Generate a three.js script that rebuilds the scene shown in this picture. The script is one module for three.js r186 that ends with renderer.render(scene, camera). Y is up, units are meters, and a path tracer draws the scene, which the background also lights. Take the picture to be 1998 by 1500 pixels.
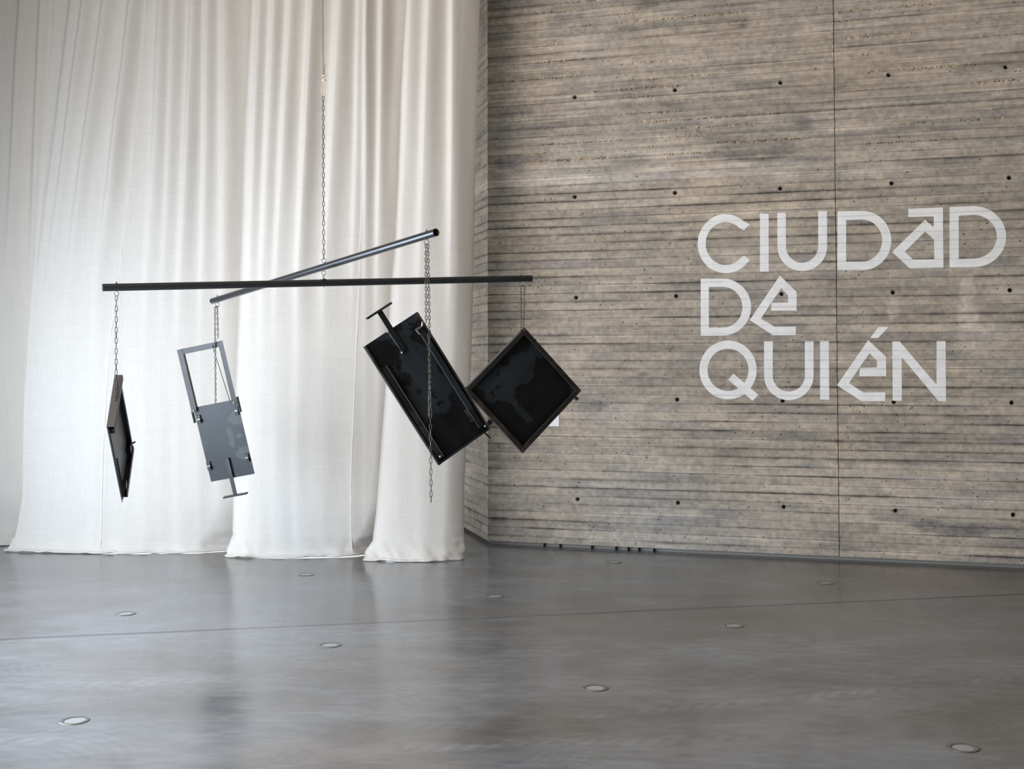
import * as THREE from 'three';
import { mergeGeometries } from 'three/addons/utils/BufferGeometryUtils.js';
import { RoundedBoxGeometry } from 'three/addons/geometries/RoundedBoxGeometry.js';
import { RectAreaLightUniformsLib } from 'three/addons/lights/RectAreaLightUniformsLib.js';

// ---------------------------------------------------------------- camera, light, exposure
const scene = new THREE.Scene();
const W = 1998, H = 1500, FOCAL = 2395.84, CY = 624.49, EYE = 1.75, PITCH = 0.035, ROLL = -0.0017;
const camera = new THREE.PerspectiveCamera(2 * Math.atan(H / 2 / FOCAL) * 180 / Math.PI, W / H, 0.05, 100);
camera.position.set(0, EYE, 0);
camera.rotation.set(PITCH, 0, ROLL);
camera.setViewOffset(W, H, 0, H / 2 - CY, W, H);
scene.add(camera);

const renderer = new THREE.WebGLRenderer({ antialias: true });
renderer.toneMapping = THREE.LinearToneMapping;
renderer.toneMappingExposure = 1.1;
renderer.shadowMap.enabled = true;
renderer.shadowMap.type = THREE.PCFSoftShadowMap;

RectAreaLightUniformsLib.init();
scene.background = new THREE.Color().setRGB(0.75, 0.9, 1.1);        // overcast sky beyond the glazing
// daylight entering through the glazed wall on the left, which runs aslant to the view
const WIN = { ax: -6.4, az: -12.6, bx: -2.2, bz: 2.0, t0: 3.1, t1: 12.6, y0: 0.05, y1: 2.8 };
WIN.phi = Math.atan2(WIN.bz - WIN.az, WIN.bx - WIN.ax);
const winAt = (t, y, out = 0) => new THREE.Vector3(WIN.ax + t * Math.cos(WIN.phi) - out * Math.sin(WIN.phi), y, WIN.az + t * Math.sin(WIN.phi) + out * Math.cos(WIN.phi));
const day = new THREE.RectAreaLight(new THREE.Color().setRGB(0.82, 0.94, 1.10), 7.8, WIN.t1 - WIN.t0, WIN.y1 - WIN.y0);
day.position.copy(winAt((WIN.t0 + WIN.t1) / 2, (WIN.y0 + WIN.y1) / 2, -0.06));
day.lookAt(winAt((WIN.t0 + WIN.t1) / 2, (WIN.y0 + WIN.y1) / 2, -10));
day.castShadow = true;
scene.add(day);
// warmer light from the sunlit side enters through the high glazing above it
const HIGH = { t0: 7, t1: 12.4, y0: 4.1, y1: 6.2 };
const high = new THREE.RectAreaLight(new THREE.Color().setRGB(1.0, 0.74, 0.46), 9.5, HIGH.t1 - HIGH.t0, HIGH.y1 - HIGH.y0);
high.position.copy(winAt((HIGH.t0 + HIGH.t1) / 2, (HIGH.y0 + HIGH.y1) / 2, -0.06));
high.lookAt(winAt((HIGH.t0 + HIGH.t1) / 2, (HIGH.y0 + HIGH.y1) / 2, -10));
high.castShadow = true;
scene.add(high);
// the glazing that the curtain screens off
const REAR = { x0: -4.8, x1: -1.4, y0: 0.1, y1: 5.6, z: -14.5 };
const rear = new THREE.RectAreaLight(new THREE.Color().setRGB(1.0, 0.95, 0.88), 1.6, REAR.x1 - REAR.x0, REAR.y1 - REAR.y0);
rear.position.set((REAR.x0 + REAR.x1) / 2, (REAR.y0 + REAR.y1) / 2, REAR.z + 0.05);
rear.lookAt(rear.position.x, rear.position.y, 0);
rear.castShadow = true;
scene.add(rear);
const CEIL = 6.6;

// ---------------------------------------------------------------- helpers
let seed = 7;
const rnd = () => { seed = (seed * 1664525 + 1013904223) >>> 0; return seed / 4294967296; };
const V = (x, y, z) => new THREE.Vector3(x, y, z);
const clamp = (x, a, b) => Math.min(b, Math.max(a, x));
const smooth = (a, b, x) => { const t = clamp((x - a) / (b - a), 0, 1); return t * t * (3 - 2 * t); };
const lerp = (a, b, t) => a + (b - a) * t;

const taken = {};
function numbered(name) {
  if (!(name in taken)) { taken[name] = 0; return name; }
  taken[name]++;
  return `${name}_${String(taken[name]).padStart(3, '0')}`;
}
function shadows(o) { o.traverse((c) => { if (c.isMesh) { c.castShadow = true; c.receiveShadow = true; } }); return o; }
function thing(name, label, category, group) {
  const o = new THREE.Group(); o.name = numbered(name); o.userData = { label, category };
  if (group) o.userData.group = group;
  scene.add(o); return o;
}
function struct(name, label) {
  const o = new THREE.Group(); o.name = name; o.userData = { kind: 'structure', label, category: name.split('_')[0] };
  scene.add(o); return o;
}
function part(parent, name, geo, mat, label) {
  const m = new THREE.Mesh(geo, mat); m.name = name; m.castShadow = m.receiveShadow = true;
  if (label) m.userData.label = label;
  parent.add(m); return m;
}
function box(x0, x1, y0, y1, z0, z1) {
  const g = new THREE.BoxGeometry(Math.abs(x1 - x0), Math.abs(y1 - y0), Math.abs(z1 - z0));
  g.translate((x0 + x1) / 2, (y0 + y1) / 2, (z0 + z1) / 2); return g;
}
function rbox(x0, x1, y0, y1, z0, z1, r = 0.0015) {
  const g = new RoundedBoxGeometry(Math.abs(x1 - x0), Math.abs(y1 - y0), Math.abs(z1 - z0), 1, r);
  g.translate((x0 + x1) / 2, (y0 + y1) / 2, (z0 + z1) / 2); return g;
}
const merge = (list) => mergeGeometries(list.map((g) => (g.index ? g.toNonIndexed() : g)));
function rod(a, b, r, seg = 10) {
  const d = b.clone().sub(a), g = new THREE.CylinderGeometry(r, r, d.length(), seg);
  g.applyQuaternion(new THREE.Quaternion().setFromUnitVectors(V(0, 1, 0), d.clone().normalize()));
  g.translate((a.x + b.x) / 2, (a.y + b.y) / 2, (a.z + b.z) / 2); return g;
}

// a photo pixel gives a direction; the depth (distance along -z) comes from what the point touches
const camQ = new THREE.Quaternion().setFromEuler(new THREE.Euler(PITCH, 0, ROLL, 'XYZ'));
function dirOf(px, py) {
  const d = V((px - W / 2) / FOCAL, (CY - py) / FOCAL, -1).applyQuaternion(camQ);
  return d.multiplyScalar(-1 / d.z);
}
const at = (px, py, depth) => dirOf(px, py).multiplyScalar(depth).add(V(0, EYE, 0));
const onFloor = (px, py) => { const d = dirOf(px, py); return d.multiplyScalar(-EYE / d.y).add(V(0, EYE, 0)); };
// the lettered wall: s runs along it, origin under the first column of tie holes
const WALL = { x: 0.6105, z: -11.676, th: 0.3111 };
const wDir = V(Math.cos(WALL.th), 0, Math.sin(WALL.th)), wNor = V(-Math.sin(WALL.th), 0, Math.cos(WALL.th));
function onWall(px, py) {
  const d = dirOf(px, py), o = V(WALL.x, 0, WALL.z).sub(V(0, EYE, 0));
  const p = d.multiplyScalar(o.dot(wNor) / d.dot(wNor)).add(V(0, EYE, 0));
  return [p.clone().sub(V(WALL.x, 0, WALL.z)).dot(wDir), p.y];
}

// ---------------------------------------------------------------- noise and textures
const PERM = new Float32Array(65536);
for (let i = 0; i < 65536; i++) PERM[i] = rnd();
function noise(x, y, k = 0) {          // smooth value noise 0..1
  const xi = Math.floor(x), yi = Math.floor(y), fx = x - xi, fy = y - yi;
  const u = fx * fx * (3 - 2 * fx), v = fy * fy * (3 - 2 * fy);
  const h = (a, b) => PERM[(Math.imul(a, 374761393) ^ Math.imul(b, 668265263) ^ Math.imul(k + 11, 974711)) >>> 7 & 65535];
  const a = h(xi, yi), b = h(xi + 1, yi), c = h(xi, yi + 1), d = h(xi + 1, yi + 1);
  return a + (b - a) * u + (c - a) * v + (a - b - c + d) * u * v;
}
function fbm(x, y, o, k = 0) { let s = 0, a = 0.5, n = 0; for (let i = 0; i < o; i++) { s += a * noise(x, y, k + i); n += a; a *= 0.55; x *= 2.03; y *= 2.03; } return s / n; }
const hash1 = (a, b = 0) => PERM[(Math.imul(a + 977, 374761393) ^ Math.imul(b + 131, 668265263)) >>> 7 & 65535];
function texture(w, h, data, srgb, wrap = THREE.RepeatWrapping) {
  const t = new THREE.DataTexture(data, w, h, THREE.RGBAFormat);
  t.magFilter = THREE.LinearFilter; t.minFilter = THREE.LinearMipmapLinearFilter; t.generateMipmaps = true;
  t.wrapS = t.wrapT = wrap;
  if (srgb) t.colorSpace = THREE.SRGBColorSpace;
  t.needsUpdate = true; return t;
}

// ---- board-marked concrete: colour and relief over s -0.9..4.5, y 0..5.6
const BOARD = 0.08, BOARD0 = 0.013, SEAM_S = 2.40;
const CT = { s0: -0.95, y0: 0, w: 5.5, h: 5.6, n: 2048 };
const boardRow = (y) => Math.floor((y - BOARD0) / BOARD);
function concreteTextures() {
  const N = CT.n, lum = new Float32Array(N * N), warm = new Float32Array(N * N), rel = new Float32Array(N * N);
  const X = (s) => (s - CT.s0) / CT.w * N, Y = (y) => (y - CT.y0) / CT.h * N;
  for (let j = 0; j < N; j++) {
    const y = CT.y0 + (j + 0.5) / N * CT.h, row = boardRow(y), fr = (y - BOARD0) / BOARD - row;
    const up = smooth(3.2, 3.7, y);                    // the upper lift was poured leaner: streaky, joints half closed
    for (let i = 0; i < N; i++) {
      const s = CT.s0 + (i + 0.5) / N * CT.w, pan = s > SEAM_S ? 1 : 0;
      const yw = y + (noise(s * 5, row * 2.7, 12) - 0.5) * 0.006, fw = (yw - BOARD0) / BOARD, jn = Math.round(fw), dj = Math.abs(fw - jn) * BOARD;
      const jLine = Math.exp(-((dj / 0.0048) ** 2)), jSmear = Math.exp(-((dj / 0.015) ** 2));
      // boards of different lengths keep their own tone
      const bl = 1.7 + 1.4 * hash1(row, 5 + pan), bi = Math.floor((s + 3 * hash1(row, 9 + pan)) / bl);
      let L = 1 + (hash1(row * 7 + bi, 21 + pan) - 0.5) * (0.10 - 0.04 * up);
      const st = fbm(s * 1.3, y * 46, 3, 1), st2 = noise(s * 8, y * 170, 2), bl1 = fbm(s * 1.1, y * 1.7, 4, 3), bl2 = fbm(s * 6, y * 12, 4, 8), mot = fbm(s * 30, y * 34, 3, 24);
      L += (st - 0.5) * (0.14 + 0.20 * up) + (st2 - 0.5) * 0.08 + (bl1 - 0.5) * 0.18 + (bl2 - 0.5) * 0.18 + (mot - 0.5) * 0.26;
      const gate = smooth(0.38, 0.72, noise(s * 1.1 + jn * 7.7, jn * 3.1, 14)), own = hash1(jn, 33 + pan);
      L -= jSmear * gate * (0.05 + 0.25 * noise(s * 9, jn * 5.3, 15)) * (1 - 0.4 * up) + jLine * (0.08 + 0.30 * own * (0.35 + gate)) * (1 - 0.55 * up);
      // cement lime drawn out beside some joints
      L += Math.exp(-(((dj - 0.012) / 0.008) ** 2)) * 0.10 * smooth(0.62, 0.8, noise(s * 1.7 + jn * 5.1, jn * 2.3, 16));
      // dark blotches soaked into single boards
      const dk = smooth(0.62, 0.82, noise(s * 2.3 + row * 3.7, row * 0.9 + fr * 0.6, 17));
      L -= dk * 0.13 * (0.4 + 0.6 * bl2);
      const g = rnd() - 0.5;
      L += g * 0.07;
      lum[j * N + i] = L;
      warm[j * N + i] = (fbm(s * 0.7, y * 0.9, 3, 30) - 0.5) * 0.7 + (bl2 - 0.5) * 0.3 - (st - 0.5) * 0.25 - dk * 0.3;
      rel[j * N + i] = 0.62 + (st2 - 0.5) * 0.22 + (mot - 0.5) * 0.25 + g * 0.10 - jLine * 0.25 * own;
    }
  }
  const blob = (s, y, rs, ry, dl, dw = 0, hard = 0.5, k = 40) => {
    const x0 = Math.max(0, Math.floor(X(s - rs * 1.5))), x1 = Math.min(N - 1, Math.ceil(X(s + rs * 1.5)));
    const y0 = Math.max(0, Math.floor(Y(y - ry * 1.5))), y1 = Math.min(N - 1, Math.ceil(Y(y + ry * 1.5)));
    for (let j = y0; j <= y1; j++) for (let i = x0; i <= x1; i++) {
      const ds = ((i - X(s)) / N * CT.w) / rs, dy = ((j - Y(y)) / N * CT.h) / ry;
      const r = Math.sqrt(ds * ds + dy * dy) + (fbm(i * 0.012 / Math.min(1, rs * 4), j * 0.03, 3, k) - 0.5) * 0.9;
      const m = 1 - smooth(1 - hard, 1 + hard * 0.4, r);
      lum[j * N + i] += dl * m; warm[j * N + i] += dw * m;
    }
  };
  const pw = (px, py) => onWall(px, py);
  const patch = (px0, py0, px1, py1, dl, dw, hard, k) => {
    const a = pw(px0, py0), b = pw(px1, py1);
    blob((a[0] + b[0]) / 2, (a[1] + b[1]) / 2, Math.abs(b[0] - a[0]) / 2, Math.abs(a[1] - b[1]) / 2, dl, dw, hard, k);
  };
  // stains, pale runs and soaked boards where the wall shows them
  patch(1642, 1004, 1870, 1024, -0.17, -0.3, 0.3, 41); patch(1760, 1012, 2010, 1052, -0.19, -0.35, 0.3, 42);
  patch(1868, 540, 1905, 605, 0.17, 0.05, 0.4, 43); patch(1860, 590, 1915, 640, 0.17, 0.05, 0.4, 44); patch(1865, 640, 1960, 690, 0.10, 0, 0.5, 45);
  patch(1730, 580, 1755, 628, 0.14, 0.05, 0.4, 46); patch(1640, 600, 1700, 640, 0.07, 0, 0.6, 47);
  patch(950, 335, 1345, 362, 0.09, -0.25, 0.5, 48); patch(1340, 318, 1632, 342, 0.10, -0.3, 0.5, 49); patch(1632, 310, 1800, 345, 0.07, 0, 0.6, 50);
  patch(950, 238, 1080, 268, -0.10, -0.2, 0.5, 51); patch(1180, 300, 1270, 322, -0.13, -0.25, 0.5, 52); patch(1390, 280, 1560, 312, -0.15, -0.25, 0.5, 53);
  patch(1230, 0, 1290, 20, -0.16, 0, 0.5, 54); patch(1540, 225, 1590, 262, -0.14, -0.2, 0.6, 55); patch(950, 310, 1010, 330, -0.12, -0.2, 0.5, 56);
  patch(955, 1005, 990, 1022, -0.20, -0.2, 0.6, 57); patch(1630, 700, 1998, 770, -0.08, 0.15, 0.8, 58); patch(1640, 790, 1998, 900, -0.07, -0.2, 0.8, 59);
  patch(1120, 770, 1230, 830, -0.06, -0.3, 0.2, 60); patch(1380, 870, 1480, 915, -0.06, 0, 0.7, 61);
  patch(1640, 850, 1998, 862, -0.12, -0.2, 0.6, 62); patch(1640, 895, 1998, 915, -0.12, -0.2, 0.6, 63); patch(1460, 230, 1640, 300, -0.06, -0.2, 0.7, 64);
  for (const [px, py] of [[1324, 319], [1349, 316], [1323, 352], [1347, 351], [1785, 312], [1489, 315]]) patch(px - 7, py - 7, px + 7, py + 7, -0.02, 0.5, 0.3, 70);
  patch(1345, 350, 1352, 357, 0.1, 0.3, 0.4, 71);
  // knots printed by the timber
  for (let q = 0; q < 70; q++) {
    const s = CT.s0 + rnd() * CT.w, row = Math.floor(rnd() * 69), y = BOARD0 + BOARD * (row + 0.3 + 0.4 * rnd());
    const rs = 0.03 + rnd() * 0.06, ry = 0.012 + rnd() * 0.016, soft = rnd() < 0.6;
    for (let j = Math.max(0, Math.floor(Y(y - ry * 2))); j <= Math.min(N - 1, Y(y + ry * 2)); j++)
      for (let i = Math.max(0, Math.floor(X(s - rs * 2))); i <= Math.min(N - 1, X(s + rs * 2)); i++) {
        const ds = ((i - X(s)) / N * CT.w) / rs, dy = ((j - Y(y)) / N * CT.h) / ry, r = Math.abs(ds) * 0.6 + Math.sqrt(ds * ds + dy * dy) * 0.5;
        const m = 1 - smooth(0.6, 1.2, r);
        lum[j * N + i] += soft ? -0.10 * m * fbm(i * 0.05, j * 0.12, 2, 95) * 1.6 : m * 0.09 * Math.sin(r * 22);
        rel[j * N + i] += soft ? 0 : m * 0.12 * Math.sin(r * 22);
      }
  }
  // air holes
  for (let q = 0; q < 5200; q++) {
    const s = CT.s0 + rnd() * CT.w, y = rnd() * CT.h;
    if (y > 3.55 && rnd() < 0.8) continue;
    const r = 0.6 + Math.pow(rnd(), 3) * 2.0, x0 = X(s), y0 = Y(y), k = 0.25 + rnd() * 0.35;
    for (let j = Math.floor(y0 - r); j <= y0 + r; j++) for (let i = Math.floor(x0 - r); i <= x0 + r; i++) {
      if (i < 0 || j < 0 || i >= N || j >= N || (i - x0) ** 2 + (j - y0) ** 2 > r * r) continue;
      lum[j * N + i] -= k; rel[j * N + i] -= 0.5; warm[j * N + i] += 0.3;
    }
  }
  // gravel showing along the joints of the upper lifts
  for (let row = 46; row < 69; row++) for (let q = 0; q < 5; q++) {
    if (hash1(row, 77 + q) < 0.55) continue;
    const pan = rnd() < 0.78, s0 = pan ? -0.9 + rnd() * 2.6 : 2.4 + rnd() * 1.5, len = 0.15 + rnd() * 0.75, y = BOARD0 + BOARD * row;
    for (let k = 0; k < len * 210; k++) {
      const x0 = X(s0 + rnd() * len), y0 = Y(y + (rnd() + rnd() - 1) * 0.012), r = 0.7 + rnd() * 1.6, up = rnd() < 0.55;
      for (let j = Math.floor(y0 - r); j <= y0 + r; j++) for (let i = Math.floor(x0 - r); i <= x0 + r; i++) {
        if (i < 0 || j < 0 || i >= N || j >= N || (i - x0) ** 2 + (j - y0) ** 2 > r * r) continue;
        lum[j * N + i] += up ? 0.16 : -0.24; warm[j * N + i] += up ? 0.8 : 0.9; rel[j * N + i] += up ? 0.4 : -0.5;
      }
    }
  }
  // cement skin along the vertical day joint
  for (let j = 0; j < N; j++) {
    const y = j / N * CT.h, x = X(SEAM_S) + (noise(y * 9, 1, 90) - 0.5) * 6, wd = 3 + 10 * noise(y * 3, 5, 91);
    for (let i = Math.floor(x - wd); i <= x + wd; i++) { const m = 1 - Math.abs(i - x) / wd; lum[j * N + i] += m * (noise(y * 40, i * 0.3, 92) - 0.55) * 0.4; warm[j * N + i] += m * 0.3; }
  }
  const col = new Uint8Array(N * N * 4), bmp = new Uint8Array(N * N * 4);
  for (let p = 0; p < N * N; p++) {
    const L = clamp(lum[p], 0.25, 1.6), w = clamp(warm[p], -1, 1.2);
    col[p * 4] = clamp(164 * L * (1 + 0.05 * w), 0, 255); col[p * 4 + 1] = clamp(154 * L, 0, 255); col[p * 4 + 2] = clamp(140 * L * (1 - 0.09 * w), 0, 255); col[p * 4 + 3] = 255;
    const b = clamp(rel[p] * 255, 0, 255); bmp[p * 4] = bmp[p * 4 + 1] = bmp[p * 4 + 2] = b; bmp[p * 4 + 3] = 255;
  }
  const place = (t) => { t.repeat.set(1 / CT.w, 1 / CT.h); t.offset.set(-CT.s0 / CT.w, -CT.y0 / CT.h); return t; };
  return [place(texture(N, N, col, true, THREE.MirroredRepeatWrapping)), place(texture(N, N, bmp, false, THREE.MirroredRepeatWrapping))];
}
const [concMap, concBump] = concreteTextures();

// ---- polished concrete floor over x -5.6..5.2, z -13.2..-5 (uv in metres)
const FT = { x0: -5.6, z0: -13.2, w: 10.8, h: 8.4, n: 2048 };
function floorTextures() {
  const N = FT.n, col = new Uint8Array(N * N * 4), rgh = new Uint8Array(N * N * 4);
  const arcs = [];
  for (let q = 0; q < 46; q++) arcs.push([-4 + rnd() * 8.5, -11.5 + rnd() * 6.3, 0.25 + rnd() * 0.5, rnd() * 6.28, 70 + rnd() * 60]);
  const jn = (x) => -8.548 - 0.205 * x;            // the day joint crosses the slab here
  const trails = [[-2.5, -5.75, -0.2, -6.0], [0.2, -6.1, 3.2, -7.0], [-3.4, -6.7, -1.2, -6.9], [-0.5, -5.65, 1.1, -5.8]];
  for (let j = 0; j < N; j++) {
    const z = FT.z0 + (j + 0.5) / N * FT.h;
    for (let i = 0; i < N; i++) {
      const x = FT.x0 + (i + 0.5) / N * FT.w;
      const big = fbm(x * 0.45, z * 0.8, 4, 100), mid = fbm(x * 1.5 + 3 * big, z * 3.2, 4, 106), fine = fbm(x * 9, z * 22, 3, 112), cloud = fbm(x * 3 + 9, z * 4, 3, 120);
      let L = 1 + (big - 0.5) * 0.36 + (mid - 0.5) * 0.40 + (fine - 0.5) * 0.24 + (cloud - 0.5) * 0.14;
      // film left by a wash: an edge of its own
      const wash = smooth(0.46, 0.56, fbm(x * 0.62 + 4.3, z * 0.95 + 1.7, 3, 130));
      L -= wash * 0.075;
      L += (rnd() - 0.5) * 0.05;
      const dz = Math.abs(z - jn(x) - (noise(x * 3, 1, 140) - 0.5) * 0.02);
      L -= Math.exp(-((dz / 0.03) ** 2)) * 0.36 * (0.35 + noise(x * 1.4, 2, 141)) - Math.exp(-(((z - jn(x) - 0.05) / 0.03) ** 2)) * 0.08 * noise(x * 2, 5, 142);
      for (const [x0, z0, x1, z1] of trails) {      // scuffed wheel trails
        const t = (x - x0) / (x1 - x0); if (t < 0 || t > 1) continue;
        const d = z - lerp(z0, z1, t); if (Math.abs(d) > 0.12) continue;
        L += Math.exp(-((d / 0.05) ** 2)) * 0.16 * (0.5 + 0.5 * Math.sin(x * 60 + d * 40)) * noise(x * 3, z0, 150);
      }
      const p = (j * N + i) * 4, cool = (big - 0.5) * 0.10 - wash * 0.035;
      col[p] = clamp(107 * L * (1 - cool), 0, 255); col[p + 1] = clamp(110 * L, 0, 255); col[p + 2] = clamp(114 * L * (1 + cool), 0, 255); col[p + 3] = 255;
      const R = 0.21 + (mid - 0.5) * 0.14 + (fine - 0.5) * 0.07 + wash * 0.01;
      rgh[p] = rgh[p + 1] = rgh[p + 2] = clamp(R * 255, 0, 255); rgh[p + 3] = 255;
    }
  }
  for (const [cx, cz, r0, a0, fq] of arcs) {         // trowel swirls
    for (let z = cz - r0; z < cz + r0; z += FT.h / N) for (let x = cx - r0; x < cx + r0; x += FT.w / N) {
      const r = Math.hypot(x - cx, z - cz); if (r > r0 || r < r0 * 0.35) continue;
      const a = Math.abs(((Math.atan2(z - cz, x - cx) - a0) % 6.283 + 9.425) % 6.283 - 3.1416); if (a > 0.9) continue;
      const i = Math.floor((x - FT.x0) / FT.w * N), j = Math.floor((z - FT.z0) / FT.h * N); if (i < 0 || j < 0 || i >= N || j >= N) continue;
      const m = 1 + 0.03 * Math.sin(r * fq) * (1 - a / 0.9) * smooth(r0, r0 * 0.8, r), p = (j * N + i) * 4;
      for (let c = 0; c < 3; c++) col[p + c] = clamp(col[p + c] * m, 0, 255);
    }
  }
  const place = (t) => { t.repeat.set(1 / FT.w, 1 / FT.h); t.offset.set(-FT.x0 / FT.w, -FT.z0 / FT.h); return t; };
  return [place(texture(N, N, col, true, THREE.MirroredRepeatWrapping)), place(texture(N, N, rgh, false, THREE.MirroredRepeatWrapping))];
}
const [floorMap, floorRough] = floorTextures();

function weaveTexture() {            // plain-weave cotton, 1 m square
  const N = 1024, col = new Uint8Array(N * N * 4), bmp = new Uint8Array(N * N * 4);
  for (let j = 0; j < N; j++) for (let i = 0; i < N; i++) {
    const u = i / N, v = j / N, p = (j * N + i) * 4;
    const warp = noise(u * 340, v * 9, 160) - 0.5, weft = noise(u * 7, v * 340, 161) - 0.5, slub = noise(u * 60, v * 4, 162) - 0.5, slub2 = noise(u * 3, v * 70, 163) - 0.5;
    const L = 1 + warp * 0.03 + weft * 0.03 + slub * 0.006 + slub2 * 0.008 + (rnd() - 0.5) * 0.03;
    col[p] = clamp(208 * L, 0, 255); col[p + 1] = clamp(203 * L, 0, 255); col[p + 2] = clamp(195 * L, 0, 255); col[p + 3] = 255;
    const b = 128 + (warp + weft) * 90 + (slub + slub2) * 15; bmp[p] = bmp[p + 1] = bmp[p + 2] = clamp(b, 0, 255); bmp[p + 3] = 255;
  }
  return [texture(N, N, col, true), texture(N, N, bmp, false)];
}
const [weaveMap, weaveBump] = weaveTexture();

function steelTexture(k, a, b, edge, scale = 1) {       // mill scale: two tones with ragged edges, wiped streaks
  const N = 512, col = new Uint8Array(N * N * 4), rgh = new Uint8Array(N * N * 4);
  for (let j = 0; j < N; j++) for (let i = 0; i < N; i++) {
    const u = i / N, v = j / N, p = (j * N + i) * 4;
    const n = fbm(u * 3.2 * scale + k, v * 3.2 * scale, 5, 170 + k), m = smooth(edge, edge + 0.03, n), f = fbm(u * 14, v * 4, 3, 180 + k) - 0.5, g = (rnd() - 0.5) * 0.12;
    const sc = noise(u * 160, v * 5, 190 + k) > 0.93 ? 0.12 : 0;
    for (let c = 0; c < 3; c++) col[p + c] = clamp(lerp(a[c], b[c], m) * (1 + f * 0.45 + g + sc * 2), 0, 255);
    col[p + 3] = 255;
    const R = 0.36 + m * 0.10 + f * 0.12; rgh[p] = rgh[p + 1] = rgh[p + 2] = clamp(R * 255, 0, 255); rgh[p + 3] = 255;
  }
  return [texture(N, N, col, true, THREE.MirroredRepeatWrapping), texture(N, N, rgh, false, THREE.MirroredRepeatWrapping)];
}

const lettersMap = (() => {          // wall paint thinned along the board joints and over air holes
  const N = 1024, s0 = 1.0, y0 = 1.2, w = 3.2, h = 2.2, d = new Uint8Array(N * N * 4);
  for (let j = 0; j < N; j++) for (let i = 0; i < N; i++) {
    const s = s0 + i / N * w, y = y0 + j / N * h, row = boardRow(y), fr = (y - BOARD0) / BOARD - row, dj = Math.min(fr, 1 - fr) * BOARD;
    let L = 1 - Math.exp(-((dj / 0.004) ** 2)) * 0.16 * smooth(0.25, 0.6, noise(s * 3, row * 3.3, 200)) + (fbm(s * 9, y * 14, 3, 201) - 0.5) * 0.09 + (rnd() - 0.5) * 0.03;
    if (noise(s * 90, y * 90, 203) > 0.94) L -= 0.10;
    const p = (j * N + i) * 4; d[p] = clamp(229 * L, 0, 255); d[p + 1] = clamp(228 * L, 0, 255); d[p + 2] = clamp(226 * L, 0, 255); d[p + 3] = 255;
  }
  const t = texture(N, N, d, true); t.repeat.set(1 / w, 1 / h); t.offset.set(-s0 / w, -y0 / h); return t;
})();

// ---------------------------------------------------------------- materials
const S = (o) => new THREE.MeshStandardMaterial({ side: THREE.DoubleSide, ...o });
const M = {
  concrete: S({ map: concMap, bumpMap: concBump, bumpScale: 0.004, roughness: 0.82 }),
  plain: S({ color: new THREE.Color().setRGB(0.24, 0.225, 0.20), roughness: 0.9 }),
  rust: S({ color: 0x3d2a1e, roughness: 0.9 }),
  mortar: S({ map: concMap, roughness: 0.95 }),
  floor: new THREE.MeshPhysicalMaterial({ side: THREE.DoubleSide, map: floorMap, roughnessMap: floorRough, roughness: 1.0, ior: 1.75 }),
  cloth: S({ map: weaveMap, bumpMap: weaveBump, bumpScale: 0.0006, roughness: 0.95 }),
  letters: S({ map: lettersMap, roughness: 0.75 }),
  paper: S({ color: 0xe9e9ea, roughness: 0.7 }),
  wire: S({ color: 0x6f706c, metalness: 0.8, roughness: 0.4 }),
  zinc: S({ color: 0x8a8a86, metalness: 0.85, roughness: 0.32 }),
  chain: S({ color: 0x4a4640, metalness: 0.55, roughness: 0.42 }),
  bright: S({ color: 0xc8c6c0, metalness: 0.9, roughness: 0.25 }),
  glass: new THREE.MeshPhysicalMaterial({ color: 0xffffff, transmission: 1, thickness: 0, roughness: 0.02 }),
  mullion: S({ color: 0x26282a, roughness: 0.5, metalness: 0.4 }),
  lampRing: S({ color: 0x8d8d8a, metalness: 0.75, roughness: 0.38 }),
  lampGlass: S({ color: 0x9a9ea2, roughness: 0.25 }),
  lampCup: S({ color: 0x1c1c1c, roughness: 0.8 }),
};
{
  const steel = (k, a, b, e, o = {}, scale = 1) => { const [m, r] = steelTexture(k, a, b, e, scale); return S({ map: m, roughnessMap: r, roughness: 1, metalness: 0.25, ...o }); };
  M.steel = steel(1, [40, 39, 38], [52, 52, 52], 0.52, { metalness: 0.0 });
  M.steelBlue = steel(2, [30, 33, 36], [58, 64, 64], 0.54, { metalness: 0.0 }, 1.5);
  M.steelPale = S({ color: 0x8b8e92, roughness: 0.34, metalness: 0.35 });
  M.flange = S({ color: 0x4f4c49, roughness: 0.42 });
  M.steelBlack = steel(3, [15, 16, 18], [29, 34, 37], 0.57, { metalness: 0.0 });
  M.steelDark = steel(4, [26, 29, 31], [38, 43, 46], 0.52);
  M.rustySteel = steel(5, [38, 36, 34], [52, 43, 36], 0.62, { metalness: 0.0 }, 2);
  M.edge = S({ color: 0x76716a, roughness: 0.4, metalness: 0.5 });
  M.tube = S({ color: 0x5a5b5d, metalness: 0.85, roughness: 0.26 });
  M.tubeInside = S({ color: 0x3a2a1a, roughness: 0.9 });
}

// ================================================================ THE ROOM
const CORNER_S = -0.888;
const wallPoint = (s, y, c = 0) => V(WALL.x, 0, WALL.z).addScaledVector(wDir, s).addScaledVector(wNor, c).setY(y);
const CORNER = wallPoint(CORNER_S, 0);
const retDir = (() => { const p = onFloor(905, 1034); return V(p.x - CORNER.x, 0, p.z - CORNER.z).normalize(); })();

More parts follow.
